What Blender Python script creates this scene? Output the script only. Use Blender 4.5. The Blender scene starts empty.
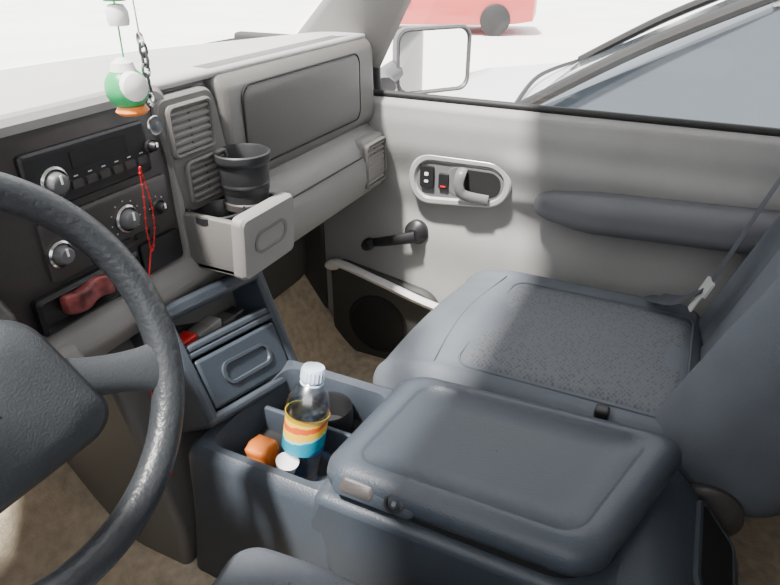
import bpy, bmesh, math, random
from mathutils import Vector, Matrix
random.seed(3)
V=Vector
rad=math.radians
COL=bpy.context.scene.collection

# ------------------------------------------------------------------ materials
def M(name,col,rough=.5,metal=0,bump=0.0,bscale=300,var=0.0,vscale=8,spec=.5,trans=0,ior=1.45,coat=0,emit=0):
    m=bpy.data.materials.new(name); m.use_nodes=True
    nt=m.node_tree; N=nt.nodes; L=nt.links
    b=N['Principled BSDF']
    c=(col[0],col[1],col[2],1)
    b.inputs['Base Color'].default_value=c
    b.inputs['Roughness'].default_value=rough
    b.inputs['Metallic'].default_value=metal
    b.inputs['Specular IOR Level'].default_value=spec
    b.inputs['Transmission Weight'].default_value=trans
    b.inputs['IOR'].default_value=ior
    b.inputs['Coat Weight'].default_value=coat
    if bump or var:
        tc=N.new('ShaderNodeTexCoord')
    if var:
        n=N.new('ShaderNodeTexNoise'); n.inputs['Scale'].default_value=vscale; n.inputs['Detail'].default_value=6
        L.new(tc.outputs['Object'],n.inputs['Vector'])
        r=N.new('ShaderNodeValToRGB')
        r.color_ramp.elements[0].position=.3; r.color_ramp.elements[1].position=.7
        r.color_ramp.elements[0].color=tuple(x*(1-var) for x in col)+(1,)
        r.color_ramp.elements[1].color=tuple(min(1,x*(1+var)) for x in col)+(1,)
        L.new(n.outputs['Fac'],r.inputs['Fac']); L.new(r.outputs['Color'],b.inputs['Base Color'])
    if bump:
        n2=N.new('ShaderNodeTexNoise'); n2.inputs['Scale'].default_value=bscale; n2.inputs['Detail'].default_value=3
        L.new(tc.outputs['Object'],n2.inputs['Vector'])
        bp=N.new('ShaderNodeBump'); bp.inputs['Strength'].default_value=bump; bp.inputs['Distance'].default_value=.002
        L.new(n2.outputs['Fac'],bp.inputs['Height']); L.new(bp.outputs['Normal'],b.inputs['Normal'])
    return m

m_door=M('door_vinyl_gray',(.285,.281,.275),.6,bump=.25,bscale=500,var=.05)
m_door2=M('door_armrest_cloth',(.12,.125,.135),.8,bump=.3,bscale=500,var=.05)
m_pad=M('dash_pad_gray',(.140,.134,.128),.5,bump=.35,bscale=450,var=.05)
m_panel=M('dash_panel_inset',(.108,.104,.100),.5,bump=.35,bscale=450)
m_top=M('dash_top_glare',(.46,.45,.45),.5,bump=.3,bscale=450,var=.03)  # paler than the rest of the dash: sun glare put into the colour
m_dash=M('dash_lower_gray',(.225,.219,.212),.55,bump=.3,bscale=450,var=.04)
m_trim=M('dash_trim_light',(.235,.227,.218),.5,bump=.2,bscale=400)
m_stack=M('stack_charcoal',(.050,.045,.044),.42,bump=.15,bscale=400)
m_hous=M('mirror_housing_gray',(.11,.11,.115),.45,bump=.15,bscale=400)
m_blk=M('black_plastic',(.018,.018,.020),.4)
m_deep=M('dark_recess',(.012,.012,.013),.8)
m_kick=M('kick_panel_charcoal',(.050,.049,.048),.7,bump=.3,bscale=400)
m_cons=M('console_slate',(.046,.056,.071),.42,bump=.3,bscale=350,var=.06,vscale=5)
m_consin=M('console_inset',(.036,.046,.060),.36,bump=.25,bscale=350,var=.05)
m_tun=M('tunnel_cover_gray',(.15,.147,.143),.55,bump=.25,bscale=400)
m_seat=M('seat_cloth',(.112,.124,.143),.92,bump=.7,bscale=700,var=.14,vscale=6,spec=.2)
m_wheel=M('steering_leather',(.028,.031,.035),.38,bump=.6,bscale=160)
m_pad2=M('steering_pad',(.036,.040,.045),.5,bump=.3,bscale=400)
m_carpet=M('carpet_beige',(.54,.46,.35),.98,bump=1.0,bscale=260,var=.22,vscale=45,spec=.1)
m_silver=M('silver',(.65,.65,.65),.25,metal=1)
m_tongue=M('belt_tongue_silver',(.75,.75,.75),.35,metal=.6)
m_belt=M('belt_webbing',(.05,.055,.065),.8,bump=.5,bscale=600)
m_pipe=M('seat_piping',(.085,.095,.11),.9)
m_head=M('headliner',(.36,.35,.34),.95,bump=.4,bscale=400)
m_white=M('white_plastic',(.8,.8,.8),.4)
m_mark=M('printed_marks',(.45,.45,.45),.6)
m_red=M('red_plastic',(.55,.02,.02),.4)
m_green=M('green_plastic',(.03,.35,.12),.35)
m_orange=M('orange_plastic',(.75,.20,.03),.4)
m_mirror=M('mirror_glass',(.9,.9,.9),.03,metal=1)
m_ground=M('bright_concrete',(.82,.80,.80),.9,var=.06,vscale=.6)
m_rubber=M('rubber_black',(.02,.02,.02),.6)
m_lever=M('door_lever_gray',(.15,.15,.155),.35,bump=.1)
m_bez=M('bezel_satin',(.55,.55,.55),.32,metal=.4)
m_rim=M('pocket_rim_glint',(.72,.72,.72),.3)  # near-white tone paints the sun glint on the pocket edge

def fabric():
    m=M('seat_insert_pattern',(.14,.15,.165),.95,spec=.2)
    nt=m.node_tree;N=nt.nodes;L=nt.links;b=N['Principled BSDF']
    tc=N.new('ShaderNodeTexCoord'); v=N.new('ShaderNodeTexVoronoi'); v.inputs['Scale'].default_value=115
    mp=N.new('ShaderNodeMapping'); mp.inputs['Rotation'].default_value=(0,0,.6); mp.inputs['Scale'].default_value=(1,1.5,.2)
    v.inputs['Randomness'].default_value=.35
    L.new(tc.outputs['Object'],mp.inputs['Vector']); L.new(mp.outputs['Vector'],v.inputs['Vector'])
    r=N.new('ShaderNodeValToRGB'); r.color_ramp.elements[0].position=.1; r.color_ramp.elements[1].position=.6
    r.color_ramp.elements[0].color=(.058,.066,.080,1); r.color_ramp.elements[1].color=(.125,.131,.142,1)
    L.new(v.outputs['Distance'],r.inputs['Fac']); L.new(r.outputs['Color'],b.inputs['Base Color'])
    bp=N.new('ShaderNodeBump'); bp.inputs['Strength'].default_value=.4; bp.inputs['Distance'].default_value=.002
    L.new(v.outputs['Distance'],bp.inputs['Height']); L.new(bp.outputs['Normal'],b.inputs['Normal'])
    return m
m_ins=fabric()

def glassmat(name,col,fac,rough=.02):
    m=bpy.data.materials.new(name); m.use_nodes=True; nt=m.node_tree; N=nt.nodes; L=nt.links
    for n in list(N): N.remove(n)
    o=N.new('ShaderNodeOutputMaterial'); t=N.new('ShaderNodeBsdfTransparent'); g=N.new('ShaderNodeBsdfGlossy'); x=N.new('ShaderNodeMixShader')
    t.inputs['Color'].default_value=col+(1,); g.inputs['Roughness'].default_value=rough
    x.inputs['Fac'].default_value=fac
    L.new(t.outputs[0],x.inputs[1]); L.new(g.outputs[0],x.inputs[2]); L.new(x.outputs[0],o.inputs['Surface'])
    return m
m_glass=glassmat('window_glass',(.95,.96,.96),.05)

# ------------------------------------------------------------------ helpers
def E(name):
    e=bpy.data.objects.new(name,None); e.empty_display_size=.05; COL.objects.link(e); return e
def mk(name,vs,fs,mat,par=None,smooth=True,ang=40):
    me=bpy.data.meshes.new(name); me.from_pydata([tuple(v) for v in vs],[],fs); me.update()
    bm=bmesh.new(); bm.from_mesh(me); bmesh.ops.recalc_face_normals(bm,faces=bm.faces); bm.to_mesh(me); bm.free()
    if smooth:
        me.polygons.foreach_set('use_smooth',[True]*len(me.polygons)); me.set_sharp_from_angle(angle=rad(ang))
    ob=bpy.data.objects.new(name,me); COL.objects.link(ob)
    if mat: me.materials.append(mat)
    if par: ob.parent=par
    return ob
def loft(name,loops,mat,par=None,caps=True,closed=False,ang=40):
    n=len(loops[0]); vs=[p for l in loops for p in l]; fs=[]
    K=len(loops)
    for k in range(K if closed else K-1):
        a=k*n; b=((k+1)%K)*n
        for i in range(n):
            j=(i+1)%n; fs.append((a+i,a+j,b+j,b+i))
    if caps and not closed:
        fs.append(tuple(range(n))); fs.append(tuple(range((K-1)*n,K*n)))
    return mk(name,vs,fs,mat,par,ang=ang)
def rr(hx,hy,r,n=7):
    r=min(r,hx*.999,hy*.999); out=[]
    for cx,cy,a0 in ((hx-r,hy-r,0),(-hx+r,hy-r,90),(-hx+r,-hy+r,180),(hx-r,-hy+r,270)):
        for i in range(n+1):
            a=rad(a0+90*i/n); out.append((cx+r*math.cos(a),cy+r*math.sin(a)))
    return out
def rrloft(name,MX,specs,mat,par=None,caps=True,warp=None,ang=40):
    loops=[]
    for s in specs:
        hx,hy,r,h=s[:4]; ox,oy=(s[4],s[5]) if len(s)>4 else (0,0)
        l=[V((x+ox,y+oy,h)) for x,y in rr(hx,hy,r)]
        if warp: l=[warp(p) for p in l]
        loops.append([MX@p for p in l])
    return loft(name,loops,mat,par,caps,ang=ang)
def FR(o,X,Y):
    X=V(X).normalized();Y=V(Y).normalized();Z=X.cross(Y)
    m=Matrix((X,Y,Z)).transposed().to_4x4(); m.translation=V(o); return m
def DOOR(y,z,x=.72): return FR((x,y,z),(0,-1,0),(0,0,1))
def DASH(x,z,y=.70): return FR((x,y,z),(1,0,0),(0,0,1))
def TOP(x,y,z): return FR((x,y,z),(1,0,0),(0,1,0))
def rbox(name,a,b,bev,mat,par=None,seg=3,MX=None):
    a=V(a);b=V(b)
    bm=bmesh.new(); bmesh.ops.create_cube(bm,size=1)
    for v in bm.verts:
        v.co=V(((a[i]+b[i])/2+v.co[i]*abs(b[i]-a[i])) for i in range(3))
    if bev: bmesh.ops.bevel(bm,geom=bm.edges[:],offset=bev,segments=seg,profile=.5,affect='EDGES')
    me=bpy.data.meshes.new(name)
    if MX: bmesh.ops.transform(bm,matrix=MX,verts=bm.verts)
    bm.to_mesh(me); bm.free()
    me.polygons.foreach_set('use_smooth',[True]*len(me.polygons)); me.set_sharp_from_angle(angle=rad(50))
    ob=bpy.data.objects.new(name,me); COL.objects.link(ob); me.materials.append(mat)
    if par: ob.parent=par
    return ob
def prismX(name,pts,x0,x1,mat,par=None,bev=.01,seg=3):
    n=len(pts); vs=[(x0,y,z) for y,z in pts]+[(x1,y,z) for y,z in pts]
    fs=[tuple(range(n)),tuple(range(2*n-1,n-1,-1))]+[(i,(i+1)%n,n+(i+1)%n,n+i) for i in range(n)]
    ob=mk(name,vs,fs,mat,par)
    if bev:
        md=ob.modifiers.new('b','BEVEL'); md.width=bev; md.segments=seg; md.limit_method='ANGLE'; md.angle_limit=rad(25)
    return ob
def cr(pts,n=8,closed=False):
    pts=[V(p) for p in pts]; out=[]; K=len(pts)
    rng=range(K if closed else K-1)
    for i in rng:
        if closed: p0,p1,p2,p3=pts[i-1],pts[i],pts[(i+1)%K],pts[(i+2)%K]
        else: p0,p1,p2,p3=pts[max(i-1,0)],pts[i],pts[i+1],pts[min(i+2,K-1)]
        for k in range(n):
            t=k/n
            out.append(.5*((2*p1)+(p2-p0)*t+(2*p0-5*p1+4*p2-p3)*t*t+(3*p1-p0-3*p2+p3)*t**3))
    if not closed: out.append(pts[-1])
    return out
def tube(name,pts,r,mat,par=None,n=10,closed=False,flat=None,nrm=None,smooth=8):
    P=cr(pts,smooth,closed) if smooth else [V(p) for p in pts]
    K=len(P); loops=[]; up=V(nrm) if nrm else None; prev=None
    for i in range(K):
        if closed: t=(P[(i+1)%K]-P[i-1]).normalized()
        else: t=(P[min(i+1,K-1)]-P[max(i-1,0)]).normalized()
        if up is not None: a=(up-t*up.dot(t)).normalized()
        else:
            if prev is None:
                a=t.orthogonal().normalized()
            else: a=(prev-t*prev.dot(t)).normalized()
            prev=a
        b=t.cross(a)
        rr_=r(i/(K-1)) if callable(r) else r
        ra=rr_ if not flat else flat
        loops.append([P[i]+a*ra*math.cos(2*math.pi*k/n)+b*rr_*math.sin(2*math.pi*k/n) for k in range(n)])
    return loft(name,loops,mat,par,True,closed)
def lathe(name,MX,prof,mat,par=None,n=32,caps=True):
    return loft(name,[[MX@V((r*math.cos(2*math.pi*k/n),r*math.sin(2*math.pi*k/n),h)) for k in range(n)] for r,h in prof],mat,par,caps)
def softbox(name,c,h,r,n,fn,mat,par=None,MX=None):
    bm=bmesh.new(); bmesh.ops.create_cube(bm,size=2)
    bmesh.ops.subdivide_edges(bm,edges=bm.edges[:],cuts=n,use_grid_fill=True)
    h=V(h); c=V(c)
    for v in bm.verts:
        p=V((v.co[i]*h[i] for i in range(3)))
        q=V((max(-(h[i]-r),min(h[i]-r,p[i])) for i in range(3)))
        d=p-q
        if d.length>1e-9: p=q+d.normalized()*r
        if fn: p=fn(p)
        p=p+c
        v.co=(MX@p) if MX else p
    me=bpy.data.meshes.new(name); bm.to_mesh(me); bm.free()
    me.polygons.foreach_set('use_smooth',[True]*len(me.polygons))
    ob=bpy.data.objects.new(name,me); COL.objects.link(ob); me.materials.append(mat)
    if par: ob.parent=par
    return ob
def patch(name,hx,hy,r,fn,mat,par=None,K=14,edge=-.006,lift=.004):
    """rounded-rect cloth panel following fn(x,y,h)->point"""
    o=rr(hx,hy,r,9); n=len(o); vs=[]; fs=[]
    for k in range(K+1):
        s=(k+.02)/(K+.02)
        hh=lift if k<K else edge
        vs+= [fn(x*s,y*s,hh) for x,y in o]
    for k in range(K):
        for i in range(n):
            j=(i+1)%n; fs.append((k*n+i,k*n+j,(k+1)*n+j,(k+1)*n+i))
    fs.append(tuple(range(n)))
    return mk(name,vs,fs,mat,par,ang=80)
def grid(name,fn,nu,nv,mat,par=None,solid=0):
    vs=[fn(i/nu,j/nv) for j in range(nv+1) for i in range(nu+1)]
    fs=[(j*(nu+1)+i,j*(nu+1)+i+1,(j+1)*(nu+1)+i+1,(j+1)*(nu+1)+i) for j in range(nv) for i in range(nu)]
    ob=mk(name,vs,fs,mat,par,ang=60)
    if solid:
        s=ob.modifiers.new('s','SOLIDIFY'); s.thickness=solid; s.offset=0
    return ob
def ss(a,b,x):
    t=max(0,min(1,(x-a)/(b-a))); return t*t*(3-2*t)

# ------------------------------------------------------------------ camera
C=V((-0.64,0,1.11)); yaw=rad(64.5); p=rad(29.2)
Fw=V((math.sin(yaw)*math.cos(p),math.cos(yaw)*math.cos(p),-math.sin(p)))
Rt=V((math.cos(yaw),-math.sin(yaw),0)); Up=Rt.cross(Fw)
cam=bpy.data.cameras.new('camera'); o=bpy.data.objects.new('camera',cam); COL.objects.link(o)
cam.sensor_width=36; cam.lens=620/780*36; cam.clip_start=.02; cam.clip_end=500
m=Matrix((Rt,Up,-Fw)).transposed().to_4x4(); m.translation=C; o.matrix_world=m
bpy.context.scene.camera=o

# ------------------------------------------------------------------ light
w=bpy.data.worlds.new('world'); bpy.context.scene.world=w; w.use_nodes=True
bg=w.node_tree.nodes['Background']; bg.inputs['Color'].default_value=(.98,.985,1,1); bg.inputs['Strength'].default_value=3.1
sl=bpy.data.lights.new('sun','SUN'); sl.energy=18; sl.angle=rad(5); sl.color=(1,.95,.89)
so=bpy.data.objects.new('sun',sl); COL.objects.link(so); so.location=(-2,4,6)
so.rotation_euler=V((.40,-.13,-.90)).to_track_quat('-Z','Y').to_euler()

# ------------------------------------------------------------------ cab shell
def carpet(u,v):
    x=-.76+1.50*u; y=-.55+1.62*v
    z=.03
    hump=1-ss(.15,.30,abs(x)); z+=.13*hump
    toe=ss(.72,1.08,y); z+=toe*.36
    return V((x,y,z))
grid('floor',carpet,60,60,m_carpet,None,.02)
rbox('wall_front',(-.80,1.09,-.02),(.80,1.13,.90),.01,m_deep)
rbox('wall_back',(-.80,-.62,-.02),(.80,-.56,1.38),.01,m_head)
grid('ceiling',lambda u,v:V((-.76+1.52*u,-.6+1.0*v,1.36+.04*math.sin(math.pi*u)+.01*math.sin(math.pi*v))),24,12,m_head,None,.02)
def ws(u,v):
    x=(-.70+1.40*u); k=(x/.70)**2
    b=V((x,1.10-.20*k,.925)); t=V((x*.90,.45-.06*k,1.375))
    return b.lerp(t,v)
grid('window_1',ws,24,12,m_glass)
for sgn,nm in ((1,'trim_1'),(-1,'trim_2')):
    def pil(u,v,s=sgn):
        i0=V((.68*s,.90,.90)); i1=V((.60*s,.39,1.37))
        o0=V((.74*s,.685,.86)); o1=V((.69*s,.40,1.37))
        a=i0.lerp(i1,v); b=o0.lerp(o1,v); q=a.lerp(b,u)
        q+=V((-s*.012,-.012,0))*math.sin(math.pi*u)
        return q
    grid(nm,pil,10,12,m_trim,None,.012)
tube('trim_3',[(.742,.69,.78),(.742,.69,.90),(.73,.615,1.03),(.70,.40,1.36)],.010,m_rubber)
rbox('trim_4',(.715,.855,.0),(.75,1.09,.92),.01,m_kick)
rbox('trim_5',(-.75,.855,.0),(-.715,1.09,.92),.01,m_kick)

# ------------------------------------------------------------------ passenger door
door=E('door_1')
def dsurf(u,v):
    y=.86-1.40*u; z=-.02+.815*v
    x=.725
    x-=.022*ss(.60,.70,z)*(1-.35*ss(.74,.79,z))
    x+=.018*ss(.785,.795,z)
    x+=.014*math.exp(-((z-.52)/.05)**2)
    x-=.014*ss(.40,.28,abs(y-.0))*ss(.56,.60,z)*ss(.72,.665,z)
    return V((x,y,z))
grid('panel_skin',dsurf,90,90,m_door,door)
rbox('panel_core',(.745,-.54,-.02),(.82,.86,.79),.01,m_door,door)
tube('sill_weatherstrip',[(.735,.70,.802),(.735,.3,.802),(.735,-.54,.802)],.008,m_rubber,door)
tube('window_frame_rear',[(.745,-.50,.79),(.70,-.46,1.34)],.02,m_rubber,door)
grid('window_2',lambda u,v:V((.75-.06*v,.66-1.14*u-.30*v*(1-u),.80+.54*v)),4,4,m_glass,door)
D=DOOR(.463,.620,.715)
def bw(p):
    return V((p.x,p.y*(1-.10*p.x/.125)+.006*p.x/.125,p.z))
rrloft('handle_bezel',D,[(.128,.060,.058,-.01),(.128,.060,.058,.006),(.124,.056,.054,.010),(.114,.047,.045,.010),(.110,.043,.041,.004),(.108,.041,.040,-.004)],m_bez,door,warp=bw,caps=False)
rrloft('handle_pan',D,[(.112,.044,.042,.0),(.111,.043,.041,.004)],m_lever,door,warp=bw)
rrloft('handle_recess',DOOR(.425,.620,.715),[(.072,.038,.036,.003),(.070,.036,.034,.0055)],m_lever,door)
rrloft('handle_cavity',DOOR(.415,.622,.715),[(.056,.031,.029,.004),(.055,.030,.028,.0065)],m_deep,door)
tube('handle_lever',[(.705,.452,.652),(.690,.452,.644),(.686,.454,.618),(.690,.440,.596),(.700,.385,.588)],.013,m_lever,door,flat=.007,nrm=(1,0,0))
rrloft('lock_switch',DOOR(.543,.622,.715),[(.018,.027,.005,.003),(.017,.026,.005,.012)],m_blk,door)
rrloft('lock_switch_symbol',DOOR(.543,.630,.715),[(.005,.004,.002,.012),(.005,.004,.002,.0135)],m_white,door)
rrloft('lock_switch_symbol_2',DOOR(.543,.612,.715),[(.005,.003,.002,.012),(.005,.003,.002,.0135)],m_white,door)
rrloft('mirror_switch',DOOR(.500,.616,.715),[(.013,.020,.004,.003),(.012,.018,.004,.011)],m_blk,door)
rrloft('mirror_switch_mark',DOOR(.500,.604,.715),[(.007,.002,.001,.011),(.007,.002,.001,.0125)],m_red,door)
lathe('crank_base',DOOR(.575,.462,.728),[(.032,-.01),(.032,.006),(.024,.014),(.018,.03),(.001,.032)],m_blk,door)
tube('crank_arm',[(.695,.565,.462),(.690,.60,.452),(.688,.655,.435),(.690,.69,.425)],lambda t:.016-.005*t,m_blk,door,flat=.009,nrm=(1,0,0))
lathe('crank_knob',FR((.692,.693,.424),(0,-1,0),(0,0,1)),[(.006,-.01),(.015,0),(.016,.018),(.012,.03),(.001,.032)],m_blk,door)
def arf(p):
    s=(p.y+.33)/.66
    q=V(p); q.z+=.03*(1-s)
    k=ss(.78,1.0,s); q.x=q.x*(1-.5*k)+.02*k; q.z=q.z*(1-.25*k)
    return q
softbox('armrest',(.685,-.055,.600),(.050,.33,.042),.035,18,arf,m_door2,door)
def spw(p): return V((p.x,p.y-.16*p.x*ss(-.1,.1,p.y),p.z))
rrloft('speaker_panel',DOOR(.665,.175,.722),[(.165,.145,.05,-.01),(.165,.145,.05,.010),(.158,.138,.045,.018),(.001,.001,.0009,.018)],m_kick,door,caps=False,warp=spw)
lathe('speaker_ring',DOOR(.68,.165,.704),[(.092,-.005),(.092,.002),(.085,.005),(.080,.002)],m_deep,door)
lathe('speaker_grille',DOOR(.68,.165,.704),[(.080,.002),(.04,.007),(.001,.008)],m_deep,door)
tube('map_pocket_rim',[(.700,.82,.322),(.688,.785,.342),(.678,.65,.318),(.674,.50,.285),(.676,.30,.262),(.690,.0,.26)],.024,m_rim,door,flat=.012,nrm=(.5,.2,.9))
rbox('lower_ledge',(.675,.30,-.0),(.73,.86,.05),.01,m_carpet,door)

# driver door, out of view, added shut to darken the cab
d2=E('door_2_blocker')
rbox('panel_core',(-.82,-.54,-.02),(-.76,.86,.79),.01,m_door,d2)
softbox('armrest',(-.745,-.05,.60),(.03,.30,.04),.025,8,None,m_door2,d2)
tube('window_frame_rear',[(-.76,-.50,.79),(-.72,-.46,1.34)],.02,m_rubber,d2)

# ------------------------------------------------------------------ outside mirror
om=E('side_mirror')
MM=FR((.985,.650,.845),(1,-.75,0),(0,0,1))
rrloft('housing',MM,[(.04,.04,.03,-.07),(.094,.070,.04,-.05),(.114,.084,.035,-.01),(.114,.084,.032,.012),(.109,.079,.030,.014),(.104,.075,.028,.006)],m_hous,om)
rrloft('mirror_face',MM,[(.103,.074,.027,.004),(.103,.074,.027,.008)],m_mirror,om)
tube('arm',[(.80,.70,.80),(.85,.73,.81),(.95,.72,.83)],.028,m_hous,om)

# ------------------------------------------------------------------ dashboard
dash=E('dashboard')
softbox('heater_box',(.46,.965,.43),(.22,.09,.14),.03,8,None,m_kick,dash)
def ytop(x): return 1.08-.20*(x/.70)**2
def dtop(u,v):
    x=-.72+1.44*u; y0=.70; y=y0+(ytop(x)-y0)*v
    return V((x,y,.932-.012*v+.008*math.sin(math.pi*v)))
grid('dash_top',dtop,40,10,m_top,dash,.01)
prismX('body_center',[(.71,.925),(.705,.68),(.675,.655),(.665,.63),(.68,.60),(.75,.58),(.95,.58),(.95,.925)],-.72,.165,m_dash,dash,.008)
prismX('body_passenger',[(.72,.925),(.70,.735),(.668,.712),(.650,.670),(.648,.630),(.662,.590),(.70,.566),(.80,.56),(.90,.60),(.88,.925)],.160,.712,m_dash,dash,.012,4)
pp=[(.76,.940),(.715,.938),(.690,.925),(.682,.905),(.680,.765),(.688,.742),(.705,.735),(.76,.735)]
prismX('upper_pad',pp,.165,.708,m_pad,dash,.016,4)
rrloft('pad_inset',DASH(.420,.836,.682),[(.205,.068,.022,-.002),(.205,.068,.022,.003),(.201,.064,.018,.005)],m_panel,dash)
tube('pad_inset_groove',[DASH(.420,.836,.680)@V((x,y,0)) for x,y in rr(.208,.071,.024)],.0018,m_deep,dash,closed=True,smooth=0,n=6)
def vent(nm,x0,x1,z0,z1,y,n,par,vert=2):
    cx=(x0+x1)/2; cz=(z0+z1)/2; hx=(x1-x0)/2; hz=(z1-z0)/2
    rrloft(nm+'_frame',DASH(cx,cz,y),[(hx+.006,hz+.006,.012,-.02),(hx+.006,hz+.006,.012,.002),(hx+.003,hz+.003,.010,.005),(hx,hz,.008,.004),(hx-.002,hz-.002,.007,-.012)],m_pad,par,caps=False)
    rrloft(nm+'_cavity',DASH(cx,cz,y),[(hx,hz,.008,-.016),(hx,hz,.008,-.008)],m_deep,par)
    for i in range(n):
        z=z0+(i+.5)*(z1-z0)/n
        F_=FR((cx,y+.001,z),(1,0,0),(0,-.45,1))
        rrloft(nm+'_slat_%d'%i,F_,[(hx-.002,(z1-z0)/n*.22,.002,-.006),(hx-.002,(z1-z0)/n*.22,.002,.003)],m_trim,par)
    for i in range(vert):
        x=x0+(i+1)*(x1-x0)/(vert+1)
        rbox(nm+'_fin_%d'%i,(x-.0015,y+.002,z0),(x+.0015,y+.008,z1),0,m_stack,par)
def vw(p): return V((p.x+.016*(-p.y/.09),p.y,p.z))
rrloft('vent_cluster_panel',DASH(.101,.828,.700),[(.064,.092,.02,-.01),(.064,.092,.02,.010),(.060,.088,.018,.015)],m_pad,dash,warp=vw)
vent('vent_upper',.044,.130,.835,.902,.682,6,dash,1)
vent('vent_lower',.066,.152,.756,.815,.682,5,dash,1)
vent('vent_side',.600,.688,.612,.708,.650,8,dash,1)
rbox('side_vent_pod',(.590,.655,.60),(.700,.72,.722),.012,m_dash,dash)
tube('glovebox_seam',[(.25,.651,.690),(.42,.651,.690),(.58,.651,.690)],.0018,m_deep,dash,smooth=0,n=6)
rrloft('glovebox_latch',FR((.262,.652,.675),(1,0,0),(0,.1,1)),[(.022,.014,.004,-.004),(.022,.014,.004,.006),(.019,.011,.003,.008)],m_pad,dash)
rrloft('stack_trim',DASH(-.115,.790,.706),[(.172,.150,.03,-.01),(.172,.150,.03,.010),(.165,.143,.028,.018),(.155,.133,.02,.018),(.152,.130,.02,.008)],m_trim,dash)
rrloft('stack_face',DASH(-.115,.792,.700),[(.153,.131,.02,-.0),(.153,.131,.02,.004),(.150,.128,.018,.006)],m_stack,dash)
y0=.694
rrloft('radio_body',DASH(-.098,.862,y0),[(.098,.036,.006,-.004),(.098,.036,.006,.006),(.095,.033,.005,.009)],m_blk,dash)
rrloft('radio_display',DASH(-.085,.876,y0),[(.045,.012,.002,.006),(.045,.012,.002,.0105)],m_deep,dash)
for i in range(6):
    rrloft('radio_button_%d'%i,DASH(-.128+i*.022,.846,y0),[(.009,.006,.002,.006),(.008,.005,.002,.011)],m_stack,dash)
    rbox('radio_mark_%d'%i,(-.131+i*.022,y0-.0098,.8555),(-.125+i*.022,y0-.0085,.857),0,m_mark,dash)
def knob(nm,x,z,r,mt,mt2,ticks=0):
    lathe(nm+'_ring',DASH(x,z,y0),[(r,.004),(r,.012),(r*.86,.014),(r*.84,.010)],mt,dash,caps=False)
    lathe(nm+'_cap',DASH(x,z,y0),[(r*.84,.008),(r*.72,.012),(r*.62,.022),(r*.5,.024),(.0005,.024)],mt2,dash)
    rbox(nm+'_pointer',(x-.0012,y0-.0255,z),(x+.0012,y0-.023,z+r*.55),0,m_white,dash)
    for k in range(ticks):
        a=rad(-40+260*k/(ticks-1)); R_=r*1.28
        lathe(nm+'_tick_%d'%k,DASH(x+R_*math.cos(a),z+R_*math.sin(a),y0),[(.0011,.006),(.0011,.0088)],m_mark,dash,n=8)
knob('radio_knob',-.160,.857,.020,m_silver,m_hous)
knob('radio_knob_small',.0,.862,.010,m_stack,m_blk)
rrloft('climate_body',DASH(-.085,.772,y0),[(.110,.042,.008,-.004),(.110,.042,.008,.005),(.106,.038,.007,.008)],m_stack,dash)
knob('fan_knob',-.066,.775,.020,m_silver,m_hous,9)
knob('temp_knob',-.178,.768,.018,m_silver,m_hous)
knob('mode_knob',-.006,.772,.012,m_stack,m_blk,7)
for i in range(5):
    rrloft('climate_button_%d'%i,DASH(-.126+i*.026,.742,y0),[(.010,.005,.002,.006),(.009,.004,.002,.011)],m_blk,dash)
rrloft('ashtray',DASH(-.145,.697,y0),[(.085,.026,.006,-.004),(.085,.026,.006,.010),(.080,.021,.004,.014),(.076,.017,.004,.004)],m_blk,dash)
rrloft('outlet_panel',DASH(-.01,.70,y0),[(.04,.024,.005,-.004),(.04,.024,.005,.006)],m_blk,dash)
prismX('cluster_hood',[(.80,.97),(.66,.985),(.615,.965),(.612,.940),(.66,.93),(.68,.78),(.64,.74),(.66,.66),(.80,.64)],-.70,-.275,m_stack,dash,.012)
prismX('knee_panel',[(.66,.655),(.645,.60),(.67,.50),(.75,.46),(.85,.50),(.80,.65)],-.72,-.20,m_dash,dash,.015)

cd=E('dash_cup_holder')
rbox('drawer_side_left',(.045,.588,.648),(.058,.70,.742),.004,m_pad,cd)
rbox('drawer_side_right',(.178,.588,.648),(.190,.70,.742),.004,m_pad,cd)
rbox('drawer_floor',(.045,.588,.648),(.190,.70,.660),.003,m_pad,cd)
rrloft('drawer_front',FR((.116,.590,.695),(1,0,0),(0,-.08,1)),[(.072,.054,.012,-.008),(.072,.054,.012,.008),(.068,.050,.010,.013)],m_trim,cd)
rrloft('drawer_front_grip',FR((.118,.590,.697),(1,0,0),(0,-.08,1)),[(.044,.020,.019,.010),(.044,.020,.019,.015),(.038,.015,.014,.015),(.036,.013,.012,.011)],m_pad,cd)
for i,(cx,cy) in enumerate(((.086,.652),(.150,.640))):
    lathe('holder_ring_%d'%i,TOP(cx,cy,.70),[(.034,-.035),(.036,.036),(.040,.042),(.043,.040),(.043,.030)],m_stack if i else m_blk,cd,caps=False)
    lathe('holder_base_%d'%i,TOP(cx,cy,.662),[(.034,0),(.034,.004)],m_deep,cd)
cup=E('travel_cup')
T_=TOP(.146,.640,.668)
m_cup=M('cup_charcoal',(.026,.027,.029),.45)
lathe('cup_body',T_,[(.028,0),(.030,.002),(.034,.07),(.036,.085),(.039,.09),(.041,.135),(.0445,.138),(.0455,.144),(.0455,.152),(.043,.154),(.041,.150),(.038,.09),(.030,.012),(.001,.012)],m_cup,cup,caps=False)
lathe('cup_band',T_,[(.0385,.098),(.0405,.100),(.0405,.104),(.039,.106)],m_blk,cup,caps=False)

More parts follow.
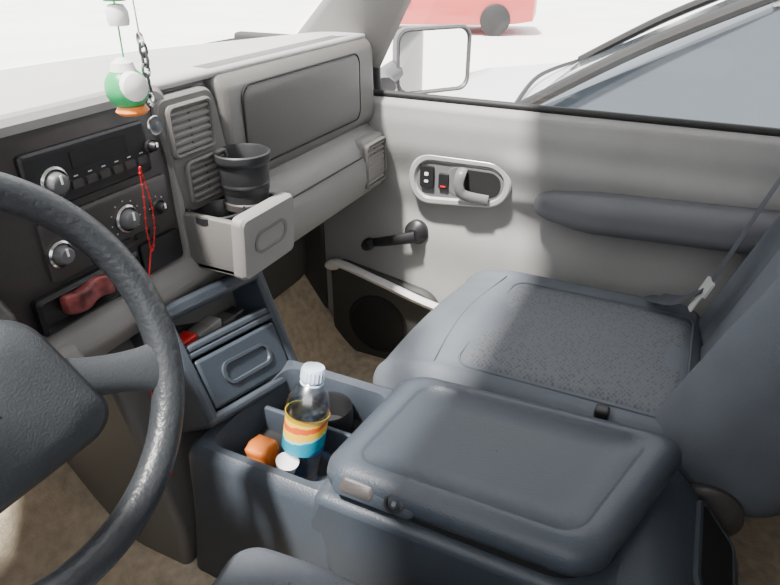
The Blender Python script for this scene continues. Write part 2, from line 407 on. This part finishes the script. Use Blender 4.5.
# ------------------------------------------------------------------ lower centre pocket unit
pk=E('storage_pocket')
A0=V((-.085,.655,.640));A1=V((.165,.655,.608));B0=V((-.105,.565,.470));B1=V((.145,.565,.405))
nn=((A1-A0).cross(B0-A0)).normalized()
if nn.y>0: nn=-nn
def Q(s,t,h): return A0.lerp(A1,s).lerp(B0.lerp(B1,s),t)+nn*h
def qbox(nm,s0,s1,t0,t1,h0,h1,mat,bev=.004):
    vs=[Q(s,t,h) for h in (h0,h1) for (s,t) in ((s0,t0),(s1,t0),(s1,t1),(s0,t1))]
    ob=mk(nm,vs,[(0,1,2,3),(4,5,6,7),(0,1,5,4),(1,2,6,5),(2,3,7,6),(3,0,4,7)],mat,pk)
    if bev:
        md=ob.modifiers.new('b','BEVEL'); md.width=bev; md.segments=3
    return ob
qbox('frame_top',0,1,0,.13,-.09,.012,m_cons,.008)
qbox('frame_left',0,.09,0,1,-.09,.012,m_cons,.008)
qbox('frame_right',.91,1,0,1,-.09,.012,m_cons,.008)
qbox('frame_bottom',0,1,.93,1.03,-.09,.012,m_cons,.008)
qbox('shelf',.05,.95,.42,.47,-.09,.008,m_cons,.003)
qbox('pocket_back',.05,.95,.1,.95,-.075,-.065,m_deep,0)
qbox('drawer_face',.10,.90,.49,.92,-.02,.010,m_consin,.006)
qbox('pocket_lip',.10,.90,.36,.42,-.02,.008,m_cons,.004)
c_=Q(.5,.70,.010)
rrloft('drawer_handle',FR(c_,(Q(1,.7,0)-Q(0,.7,0)),(Q(.5,0,0)-Q(.5,1,0))),[(.062,.020,.019,-.004),(.062,.020,.019,.003),(.056,.015,.014,.003),(.054,.013,.012,-.002)],m_cons,pk)
for i in range(5):
    s=.25+.12*i
    c0=Q(s,.33,-.035+.006*(i%2))
    rbox('paper_%d'%i,c0-V((.016,.014,.006)),c0+V((.016,.014,.008+.003*(i%3))),.003,[m_red,m_tun,m_trim,m_kick,m_blk][i],pk)

# ------------------------------------------------------------------ centre console
cs=E('center_console')
prismX('tunnel_cover',[(.72,.60),(.70,.58),(.655,.42),(.620,.25),(.62,.10),(.90,.12),(.90,.60),(.80,.62)],-.152,.165,m_tun,cs,.025,5)
prismX('body_rear',[(-.06,.455),(.355,.455),(.375,.40),(.375,.14),(-.16,.14),(-.10,.30)],-.140,.140,m_cons,cs,.014,4)
prismX('body_plinth',[(.60,.17),(.62,.12),(.62,.08),(-.20,.08),(-.20,.19)],-.155,.155,m_cons,cs,.012)
TW=TOP(.0,.460,.0)
rrloft('well_wall',TW,[(.150,.160,.02,.13),(.142,.140,.02,.30),(.139,.132,.022,.425),(.134,.127,.022,.440),(.124,.117,.022,.447),(.110,.103,.026,.443),(.105,.097,.024,.428),(.102,.094,.022,.376)],m_cons,cs,caps=False)
rrloft('well_floor',TW,[(.104,.096,.022,.374),(.104,.096,.022,.378)],m_deep,cs)
rbox('well_divider',(.012,.37,.375),(.022,.55,.425),.004,m_cons,cs)
lathe('cup_insert',TOP(.062,.450,.377),[(.034,0),(.036,.045),(.039,.05),(.041,.045),(.041,0)],m_blk,cs,caps=False)
TL=TOP(.0,.143,0)
def lw(p):
    q=V(p); s=(p.y+.2)/.4
    q.x=p.x*(1.02-.07*s); q.z=p.z+.003*s+.014*(1-s)
    q.y=p.y-(.012+.030*(1-s))*(p.x/.13)
    return q
rrloft('lid',TL,[(.126,.192,.035,.462),(.134,.200,.040,.466),(.136,.202,.042,.474),(.133,.199,.040,.487),(.125,.191,.038,.496),(.113,.179,.034,.501),(.104,.162,.03,.501),(.100,.158,.028,.498),(.097,.155,.026,.4945),(.06,.115,.02,.494),(.001,.001,.0009,.494)],m_cons,cs,caps=False,warp=lw,ang=60)
rrloft('lid_gasket',TL,[(.126,.190,.05,.445),(.126,.190,.05,.463)],m_deep,cs,warp=lw)
LX=(.0,-1,0); LY=(.62,0,.78)
rrloft('latch_plate',FR((-.128,.268,.485),LX,LY),[(.060,.015,.012,-.006),(.060,.015,.012,.001),(.057,.012,.010,.003)],m_consin,cs)
rrloft('latch_button',FR((-.128,.292,.485),LX,LY),[(.024,.010,.006,-.002),(.024,.010,.006,.004),(.020,.007,.004,.006)],m_stack,cs)
lathe('latch_lock_ring',FR((-.128,.237,.485),LX,LY),[(.014,0),(.014,.005),(.010,.0065),(.009,.003),(.0005,.003)],m_blk,cs)
rrloft('latch_lock_slot',FR((-.128,.237,.485),LX,LY),[(.003,.005,.002,.002),(.003,.005,.002,.0045)],m_hous,cs)
prismX('rear_slope',[(-.02,.460),(-.082,.455),(-.115,.425),(-.205,.315),(-.235,.14),(-.02,.14)],-.138,.150,m_cons,cs,.018,4)
RS=FR((.055,-.160,.374),(1,0,0),(0,.633,.774))
rrloft('rear_pocket',RS,[(.078,.050,.016,-.006),(.078,.050,.016,.004),(.072,.044,.014,.005),(.070,.042,.012,-.002)],m_cons,cs,caps=False)
rrloft('rear_pocket_cavity',RS,[(.072,.044,.014,-.003),(.072,.044,.014,.003)],m_deep,cs)

# ------------------------------------------------------------------ bottle
bt=E('water_bottle')
b0=V((-.058,.438,.379)); b1=V((-.014,.424,.562)); ax=(b1-b0).normalized()
Xb=V((1,0,0)); Yb=ax.cross(Xb).normalized(); Xb=Yb.cross(ax)
MB=Matrix((Xb,Yb,ax)).transposed().to_4x4(); MB.translation=b0
m_pet=glassmat('pet_plastic',(.86,.92,.98),.28,.22)
m_water=glassmat('water_blue',(.50,.66,.84),.08,.05)
lathe('bottle_body',MB,[(.026,0),(.031,.004),(.0325,.012),(.031,.018),(.0325,.026),(.031,.032),(.0325,.040),(.032,.050),(.032,.105),(.0335,.112),(.034,.125),(.032,.140),(.026,.156),(.018,.166),(.0135,.171),(.0135,.176)],m_pet,bt)
lathe('water',MB,[(.024,.003),(.029,.012),(.029,.06),(.030,.128),(.0005,.129)],m_water,bt)
m_cap=M('bottle_cap_pale_blue',(.62,.74,.88),.35)
lathe('cap',MB,[(.0170,.171),(.0178,.174),(.0178,.190),(.0160,.193),(.0005,.1935)],m_cap,bt)
for i in range(20):
    a=2*math.pi*i/20
    tube('cap_ridge_%d'%i,[MB@V((.0178*math.cos(a),.0178*math.sin(a),.174)),MB@V((.0178*math.cos(a),.0178*math.sin(a),.189))],.0009,m_cap,bt,n=5,smooth=0)
lathe('neck_ring',MB,[(.0175,.165),(.0180,.1665),(.0175,.168)],m_cap,bt)
def label():
    m=bpy.data.materials.new('bottle_label'); m.use_nodes=True; nt=m.node_tree; N=nt.nodes; L=nt.links; b=N['Principled BSDF']
    b.inputs['Roughness'].default_value=.45
    tc=N.new('ShaderNodeTexCoord'); sp=N.new('ShaderNodeSeparateXYZ'); L.new(tc.outputs['Generated'],sp.inputs[0])
    n=N.new('ShaderNodeTexNoise'); n.inputs['Scale'].default_value=3.0; L.new(tc.outputs['Generated'],n.inputs['Vector'])
    mt=N.new('ShaderNodeMath'); mt.operation='MULTIPLY_ADD'; mt.inputs[1].default_value=.22; L.new(n.outputs['Fac'],mt.inputs[0]); L.new(sp.outputs['Z'],mt.inputs[2])
    r=N.new('ShaderNodeValToRGB'); cr_=r.color_ramp; cr_.interpolation='CONSTANT'
    cr_.elements[0].position=0; cr_.elements[0].color=(.01,.06,.22,1)
    cr_.elements[1].position=.90; cr_.elements[1].color=(.85,.50,.02,1)
    for ps,c in ((.30,(.0,.24,.36,1)),(.56,(.35,.65,.62,1)),(.61,(.85,.50,.02,1)),(.78,(.65,.10,.02,1))):
        e=cr_.elements.new(ps); e.color=c
    L.new(mt.outputs[0],r.inputs['Fac']); L.new(r.outputs['Color'],b.inputs['Base Color'])
    return m
lathe('label',MB,[(.0327,.056),(.0330,.058),(.0330,.117),(.0345,.118)],label(),bt,caps=False)
sn=E('snack_wrapper')
softbox('wrapper',(-.074,.492,.410),(.020,.018,.030),.004,6,lambda p:p+V((.002*math.sin(p.z*160),.002*math.cos(p.x*200),0)),m_orange,sn)
pc=E('paper_cup')
lathe('cup',FR((-.084,.448,.386),(1,0,0),(0,1,.25)),[(.012,0),(.015,.038),(.017,.048),(.0175,.05),(.015,.051),(.0005,.051)],m_white,pc)

# ------------------------------------------------------------------ seats
def seat(root,cx,mirror=1,y0=.0):
    e=E(root)
    hx,hy,hz=.25,.285,.11
    def W(p):
        q=V(p); s=(mirror*p.x+hx)/(2*hx); wgt=ss(-.05,.27,p.y)
        q.y-=.045*(s**1.6)*wgt
        if p.z>0:
            q.z+=.014*math.cos(math.pi*p.x/(2*hx))-.014*ss(.14,.28,p.y)
            q.z+=.012*ss(.178,.215,abs(p.x))*(1-ss(.225,.25,abs(p.x)))
        else:
            q.y-=.03*wgt
        return q
    c=V((cx,.158+y0,.337))
    softbox('cushion',c,(hx,hy,hz),.06,44,W,m_seat,e)
    iy=-.06
    patch('cushion_insert',.176,.190,.03,lambda x,y,h:c+W(V((x-.004*mirror,y+iy,hz)))+V((0,0,h)),m_ins,e,lift=.0035)
    tube('cushion_piping',[c+W(V((x-.004*mirror,y+iy,hz)))+V((0,0,.001)) for x,y in rr(.178,.192,.032)],.0020,m_pipe,e,closed=True,smooth=0,n=6)
    tube('cushion_front_seam',[c+W(V((x,.175+.01*math.cos(x*12),hz)))+V((0,0,.0)) for x in [-.19,-.1,0,.1,.19]],.0015,m_pipe,e,n=6)
    MX=Matrix.Translation((cx,-.190+y0,.40))@Matrix.Rotation(rad(18),4,'X')@Matrix.Translation((0,0,.27))
    def WB(p):
        q=V(p)
        if p.y>0:
            inner=-mirror*p.x
            lo=ss(.33,-.25,p.z)
            q.y+=(.034+.030*lo)*ss(.11,.17,inner)
            q.y+=.012*ss(.15,.20,-inner)
            q.y-=.014*math.exp(-((abs(p.x)-.115)/.014)**2)
        q.x*=1-.08*ss(.0,.33,p.z)
        return q
    softbox('backrest',(0,0,0),(.25,.085,.34),.078,56,WB,m_seat,e,MX)
    rbox('base',(cx-.20,-.10+y0,.05),(cx+.20,.26+y0,.24),.02,m_blk,e)
    lathe('recliner_cover',FR((cx-mirror*.245,-.15+y0,.36),(0,-1,0),(0,0,1)),[(.05,-.01),(.05,.012),(.04,.02),(.001,.02)],m_stack,e)
    return e
seat('vehicle_seat',.415)
seat('vehicle_seat.001',-.455,-1,-.015)

# belt
sb=E('seat_belt')
def strap(nm,pts,w,nrm): return tube(nm,pts,w,m_belt,sb,n=8,flat=.0015,nrm=nrm)
strap('strap_shoulder',[(.600,-.265,1.02),(.592,-.205,.86),(.578,-.158,.735),(.556,-.125,.63),(.536,-.100,.560)],.020,(0,1,.3))
strap('strap_lap',[(.536,-.096,.553),(.565,-.060,.500),(.595,-.015,.480),(.655,-.03,.455)],.020,(-.1,.3,1))
FT=FR((.528,-.094,.556),(.9,.15,-.1),(.25,-.35,.9))
rrloft('latch_plate',FT,[(.022,.016,.004,0),(.022,.016,.004,.005)],m_tongue,sb)
rrloft('latch_slot',FT,[(.016,.004,.002,.004,0,.006),(.016,.004,.002,.0058,0,.006)],m_deep,sb)
rrloft('latch_tongue',FT,[(.012,.020,.003,.0,0,-.032),(.012,.020,.003,.003,0,-.032)],m_tongue,sb)
rbox('buckle',(.190,.015,.452),(.212,.038,.470),.005,m_blk,sb)

# ------------------------------------------------------------------ steering wheel
sw=E('steering_wheel')
MW=Matrix.Translation((-.40,.525,.756))@Matrix.Rotation(rad(65),4,'X')
R0=.198
tube('rim',[MW@V((R0*math.cos(a),R0*math.sin(a),0)) for a in [2*math.pi*i/64 for i in range(64)]],.0185,m_wheel,sw,n=16,closed=True,smooth=2)
def padw(p):
    q=V(p); q.x*=1-.22*(p.y/.08); return q
rrloft('airbag_pad',MW,[(.070,.070,.03,-.045,0,-.025),(.086,.078,.035,-.025,0,-.025),(.086,.078,.035,-.010,0,-.025),(.076,.068,.03,.004,0,-.025),(.05,.045,.025,.010,0,-.025),(.001,.001,.0009,.011,0,-.025)],m_pad2,sw,caps=False,warp=padw,ang=60)
for i,(a,l0) in enumerate(((-24,.06),(204,.06))):
    a=rad(a); d=V((math.cos(a),math.sin(a),0))
    tube('spoke_%d'%i,[MW@(d*l0+V((0,0,-.02))),MW@(d*.13+V((0,0,-.014))),MW@(d*.19)],lambda t:.032-.010*t*(1-t)*4,m_pad2,sw,n=14,flat=.011,nrm=tuple(MW.to_3x3()@V((0,0,1))))
lathe('column',MW,[(.045,-.20),(.045,-.12),(.055,-.11),(.055,-.05),(.03,-.03)],m_stack,sw)
tube('turn_stalk',[MW@V((-.03,0,-.09)),MW@V((-.12,.01,-.085)),MW@V((-.17,.015,-.075))],.007,m_blk,sw)

# ------------------------------------------------------------------ rear-view mirror & hanging ornaments
rm=E('rear_view_mirror')
FM=FR((-.13,.50,1.27),(.95,.30,0),(0,-.1,1))
rrloft('housing',FM,[(.09,.02,.02,-.02),(.118,.034,.03,-.01),(.118,.034,.03,.006),(.113,.030,.027,.007)],m_blk,rm)
rrloft('glass',FM,[(.110,.027,.025,.006),(.110,.027,.025,.008)],m_mirror,rm)
tube('stem',[(-.13,.51,1.28),(-.12,.56,1.30),(-.10,.60,1.27)],.008,m_blk,rm)
ho=E('hanging_ornament')
tube('string',[(-.181,.50,1.25),(-.181,.50,1.10),(-.184,.50,1.01)],.0009,m_green,ho,n=5,smooth=2)
T0=TOP(-.187,.50,.989)
lathe('ball',T0,[(.0005,-.020)]+[(.0205*math.sin(rad(a)),-.0205*math.cos(rad(a))) for a in range(15,180,15)]+[(.0005,.0205)],m_green,ho)
lathe('face',FR((-.191,.486,.992),(1,-.25,0),(0,0,1)),[(.0145,-.004),(.013,.004),(.008,.007),(.0005,.008)],m_white,ho,n=20)
lathe('cap',TOP(-.187,.50,1.005),[(.012,0),(.010,.008),(.004,.012),(.0005,.013)],m_white,ho,n=20)
lathe('beak',TOP(-.187,.498,.965),[(.013,.0),(.016,.003),(.013,.008),(.0005,.009)],m_orange,ho,n=20)
lathe('bead',TOP(-.181,.50,1.045),[(.009,0),(.010,.004),(.010,.012),(.007,.018),(.0005,.019)],m_white,ho,n=16)
lathe('bead_green',TOP(-.181,.50,1.066),[(.010,0),(.012,.006),(.010,.012),(.0005,.014)],m_green,ho,n=16)
ch=E('chain_pendant')
tube('cord',[(-.159,.5,1.25),(-.159,.5,1.03)],.0008,m_silver,ch,n=5,smooth=2)
z=1.03;i=0
while z>.965:
    nx=(1,0,0) if i%2 else (.2,1,0)
    FRM=FR((-.159+.002*math.sin(i),.5,z),nx,(0,0,1))
    tube('link_%d'%i,[FRM@V((.0042*math.cos(a),.0065*math.sin(a),0)) for a in [k*math.pi/4 for k in range(8)]],.0016,m_hous if i%3 else m_silver,ch,n=6,closed=True,smooth=2)
    z-=.0095;i+=1
lathe('medallion',FR((-.160,.5,.947),(1,0,0),(0,0,1)),[(.0095,-.001),(.0100,0),(.0095,.0015),(.006,.001),(.0005,.002)],m_silver,ch)
rn=E('beaded_necklace')
pts=cr([(-.036,.672,.842),(-.030,.672,.80),(-.030,.672,.76),(-.040,.672,.725),(-.046,.672,.722),(-.046,.672,.76),(-.040,.672,.80),(-.038,.672,.842)],8)
tube('thread',pts,.0008,m_red,rn,n=5,smooth=0)
for k,q in enumerate(pts[::3]):
    lathe('bead_%d'%k,TOP(q.x,q.y,q.z),[(.0003,-.002),(.0017,-.001),(.0017,.001),(.0003,.002)],m_red,rn,n=8)
tube('tail',[(-.046,.672,.722),(-.085,.655,.66),(-.145,.62,.55),(-.158,.60,.44),(-.158,.60,.40)],.0013,m_red,rn,n=5)
rp=E('candy_packet')
softbox('packet',(-.158,.680,.702),(.038,.010,.015),.006,8,lambda p:p+V((0,.002*math.sin(p.x*160),.003*math.sin(p.x*90))),M('red_wrapper',(.20,.05,.05),.3,var=.7,vscale=60),rp)

# ------------------------------------------------------------------ outside
gr=mk('ground',[(-60,-60,-.65),(60,-60,-.65),(60,60,-.65),(-60,60,-.65)],[(0,1,2,3)],m_ground,None,False)
m_silverpaint=M('paint_silver',(.76,.77,.78),.3,metal=.1,coat=.5)
hood=E('truck_hood')
grid('hood_panel',lambda u,v:V((-.82+1.64*u,1.16+1.15*v,.78-.05*v-.05*abs(2*u-1)**3)),20,10,m_silverpaint,hood,.02)
m_dglass=M('car_glass_dark',(.06,.072,.085),.08)
def car(nm,x,y,paint,rot=0,zs=1.0):
    e=E(nm)
    MX=Matrix.Translation((x,y,-.65))@Matrix.Rotation(rot,4,'Z')
    def ring(y,w,zl,zh):
        pts=[]
        for px,pz in ((-1,0),(-1.0,.45),(-.97,.8),(-.88,1),(.88,1),(.97,.8),(1,.45),(1,0)):
            pts.append(MX@V((px*w,y,(zl+(zh-zl)*pz)*zs)))
        return pts
    secs=[(-2.25,.70,.45,.80),(-2.18,.82,.30,.98),(-1.8,.88,.25,1.02),(-1.0,.90,.22,1.03),(.3,.90,.22,1.02),(.95,.90,.22,1.00),(1.6,.88,.24,.92),(2.05,.82,.30,.80),(2.2,.70,.42,.66)]
    loft('body',[ring(*s) for s in secs],paint,e)
    def cring(y,w,z0,wt,z1):
        return [MX@V((a*ww,y,zz*zs)) for a,ww,zz in ((-1,w,z0),(-1,wt,z1-.04),(-.8,wt,z1),(.8,wt,z1),(1,wt,z1-.04),(1,w,z0))]
    loft('greenhouse_glass',[cring(-1.75,.76,1.0,.70,1.04),cring(-1.15,.82,1.0,.66,1.43),(cring(-.5,.84,1.0,.66,1.49)),cring(.0,.84,1.0,.66,1.46),cring(.95,.80,.99,.72,1.02)],m_dglass,e)
    grid('roof',lambda u,v:MX@V((-.66+1.32*u,-1.2+1.25*v,(1.445+.06*math.sin(math.pi*(.15+.8*v))-.03*abs(2*u-1)**3)*zs)),10,8,paint,e,.02)
    for s in (-1,1):
        tube('a_pillar_%d'%s,[MX@V((s*.80,.98,1.0*zs)),MX@V((s*.73,.5,1.26*zs)),MX@V((s*.66,.02,1.47*zs))],.028,m_rubber,e,n=8)
        tube('b_pillar_%d'%s,[MX@V((s*.86,-.35,1.0*zs)),MX@V((s*.67,-.40,1.46*zs))],.03,paint,e,n=8)
        tube('c_pillar_%d'%s,[MX@V((s*.80,-1.7,1.0*zs)),MX@V((s*.67,-1.15,1.45*zs))],.045,paint,e,n=8)
        rbox('door_handle_%d'%s,(s*.90-.015,-.25,.82),(s*.90+.02,-.08,.86),.008,paint,e,MX=MX)
        rbox('wing_mirror_%d'%s,(s*.98-.09,.62,.98),(s*.98+.09,.74,1.12),.03,paint,e,MX=MX)
        for wy in (-1.35,1.35):
            FW=MX@FR((s*.84,wy,.33),(0,-s,0),(0,0,1))
            lathe('tyre_%d_%d'%(s,wy*100),FW,[(.20,.09),(.30,.10),(.33,.07),(.33,-.10),(.30,-.12)],m_rubber,e)
            lathe('wheel_hub_%d_%d'%(s,wy*100),FW,[(.20,.085),(.18,.095),(.06,.08),(.001,.085)],m_silver,e)
        rbox('headlight_%d'%s,(s*.62-.13,2.02,.62),(s*.62+.13,2.16,.76),.03,m_white,e,MX=MX)
    tube('windshield_seal',[MX@V((-.80,.99,1.0*zs)),MX@V((0,1.06,1.02*zs)),MX@V((.80,.99,1.0*zs))],.012,m_rubber,e,n=6)
    return e
car('car',3.0,-.25,m_silverpaint,0,1.1)
car('car.001',14.2,5.9,M('paint_red',(.45,.07,.06),.3,coat=.5),rad(20),1.0)
print('done')
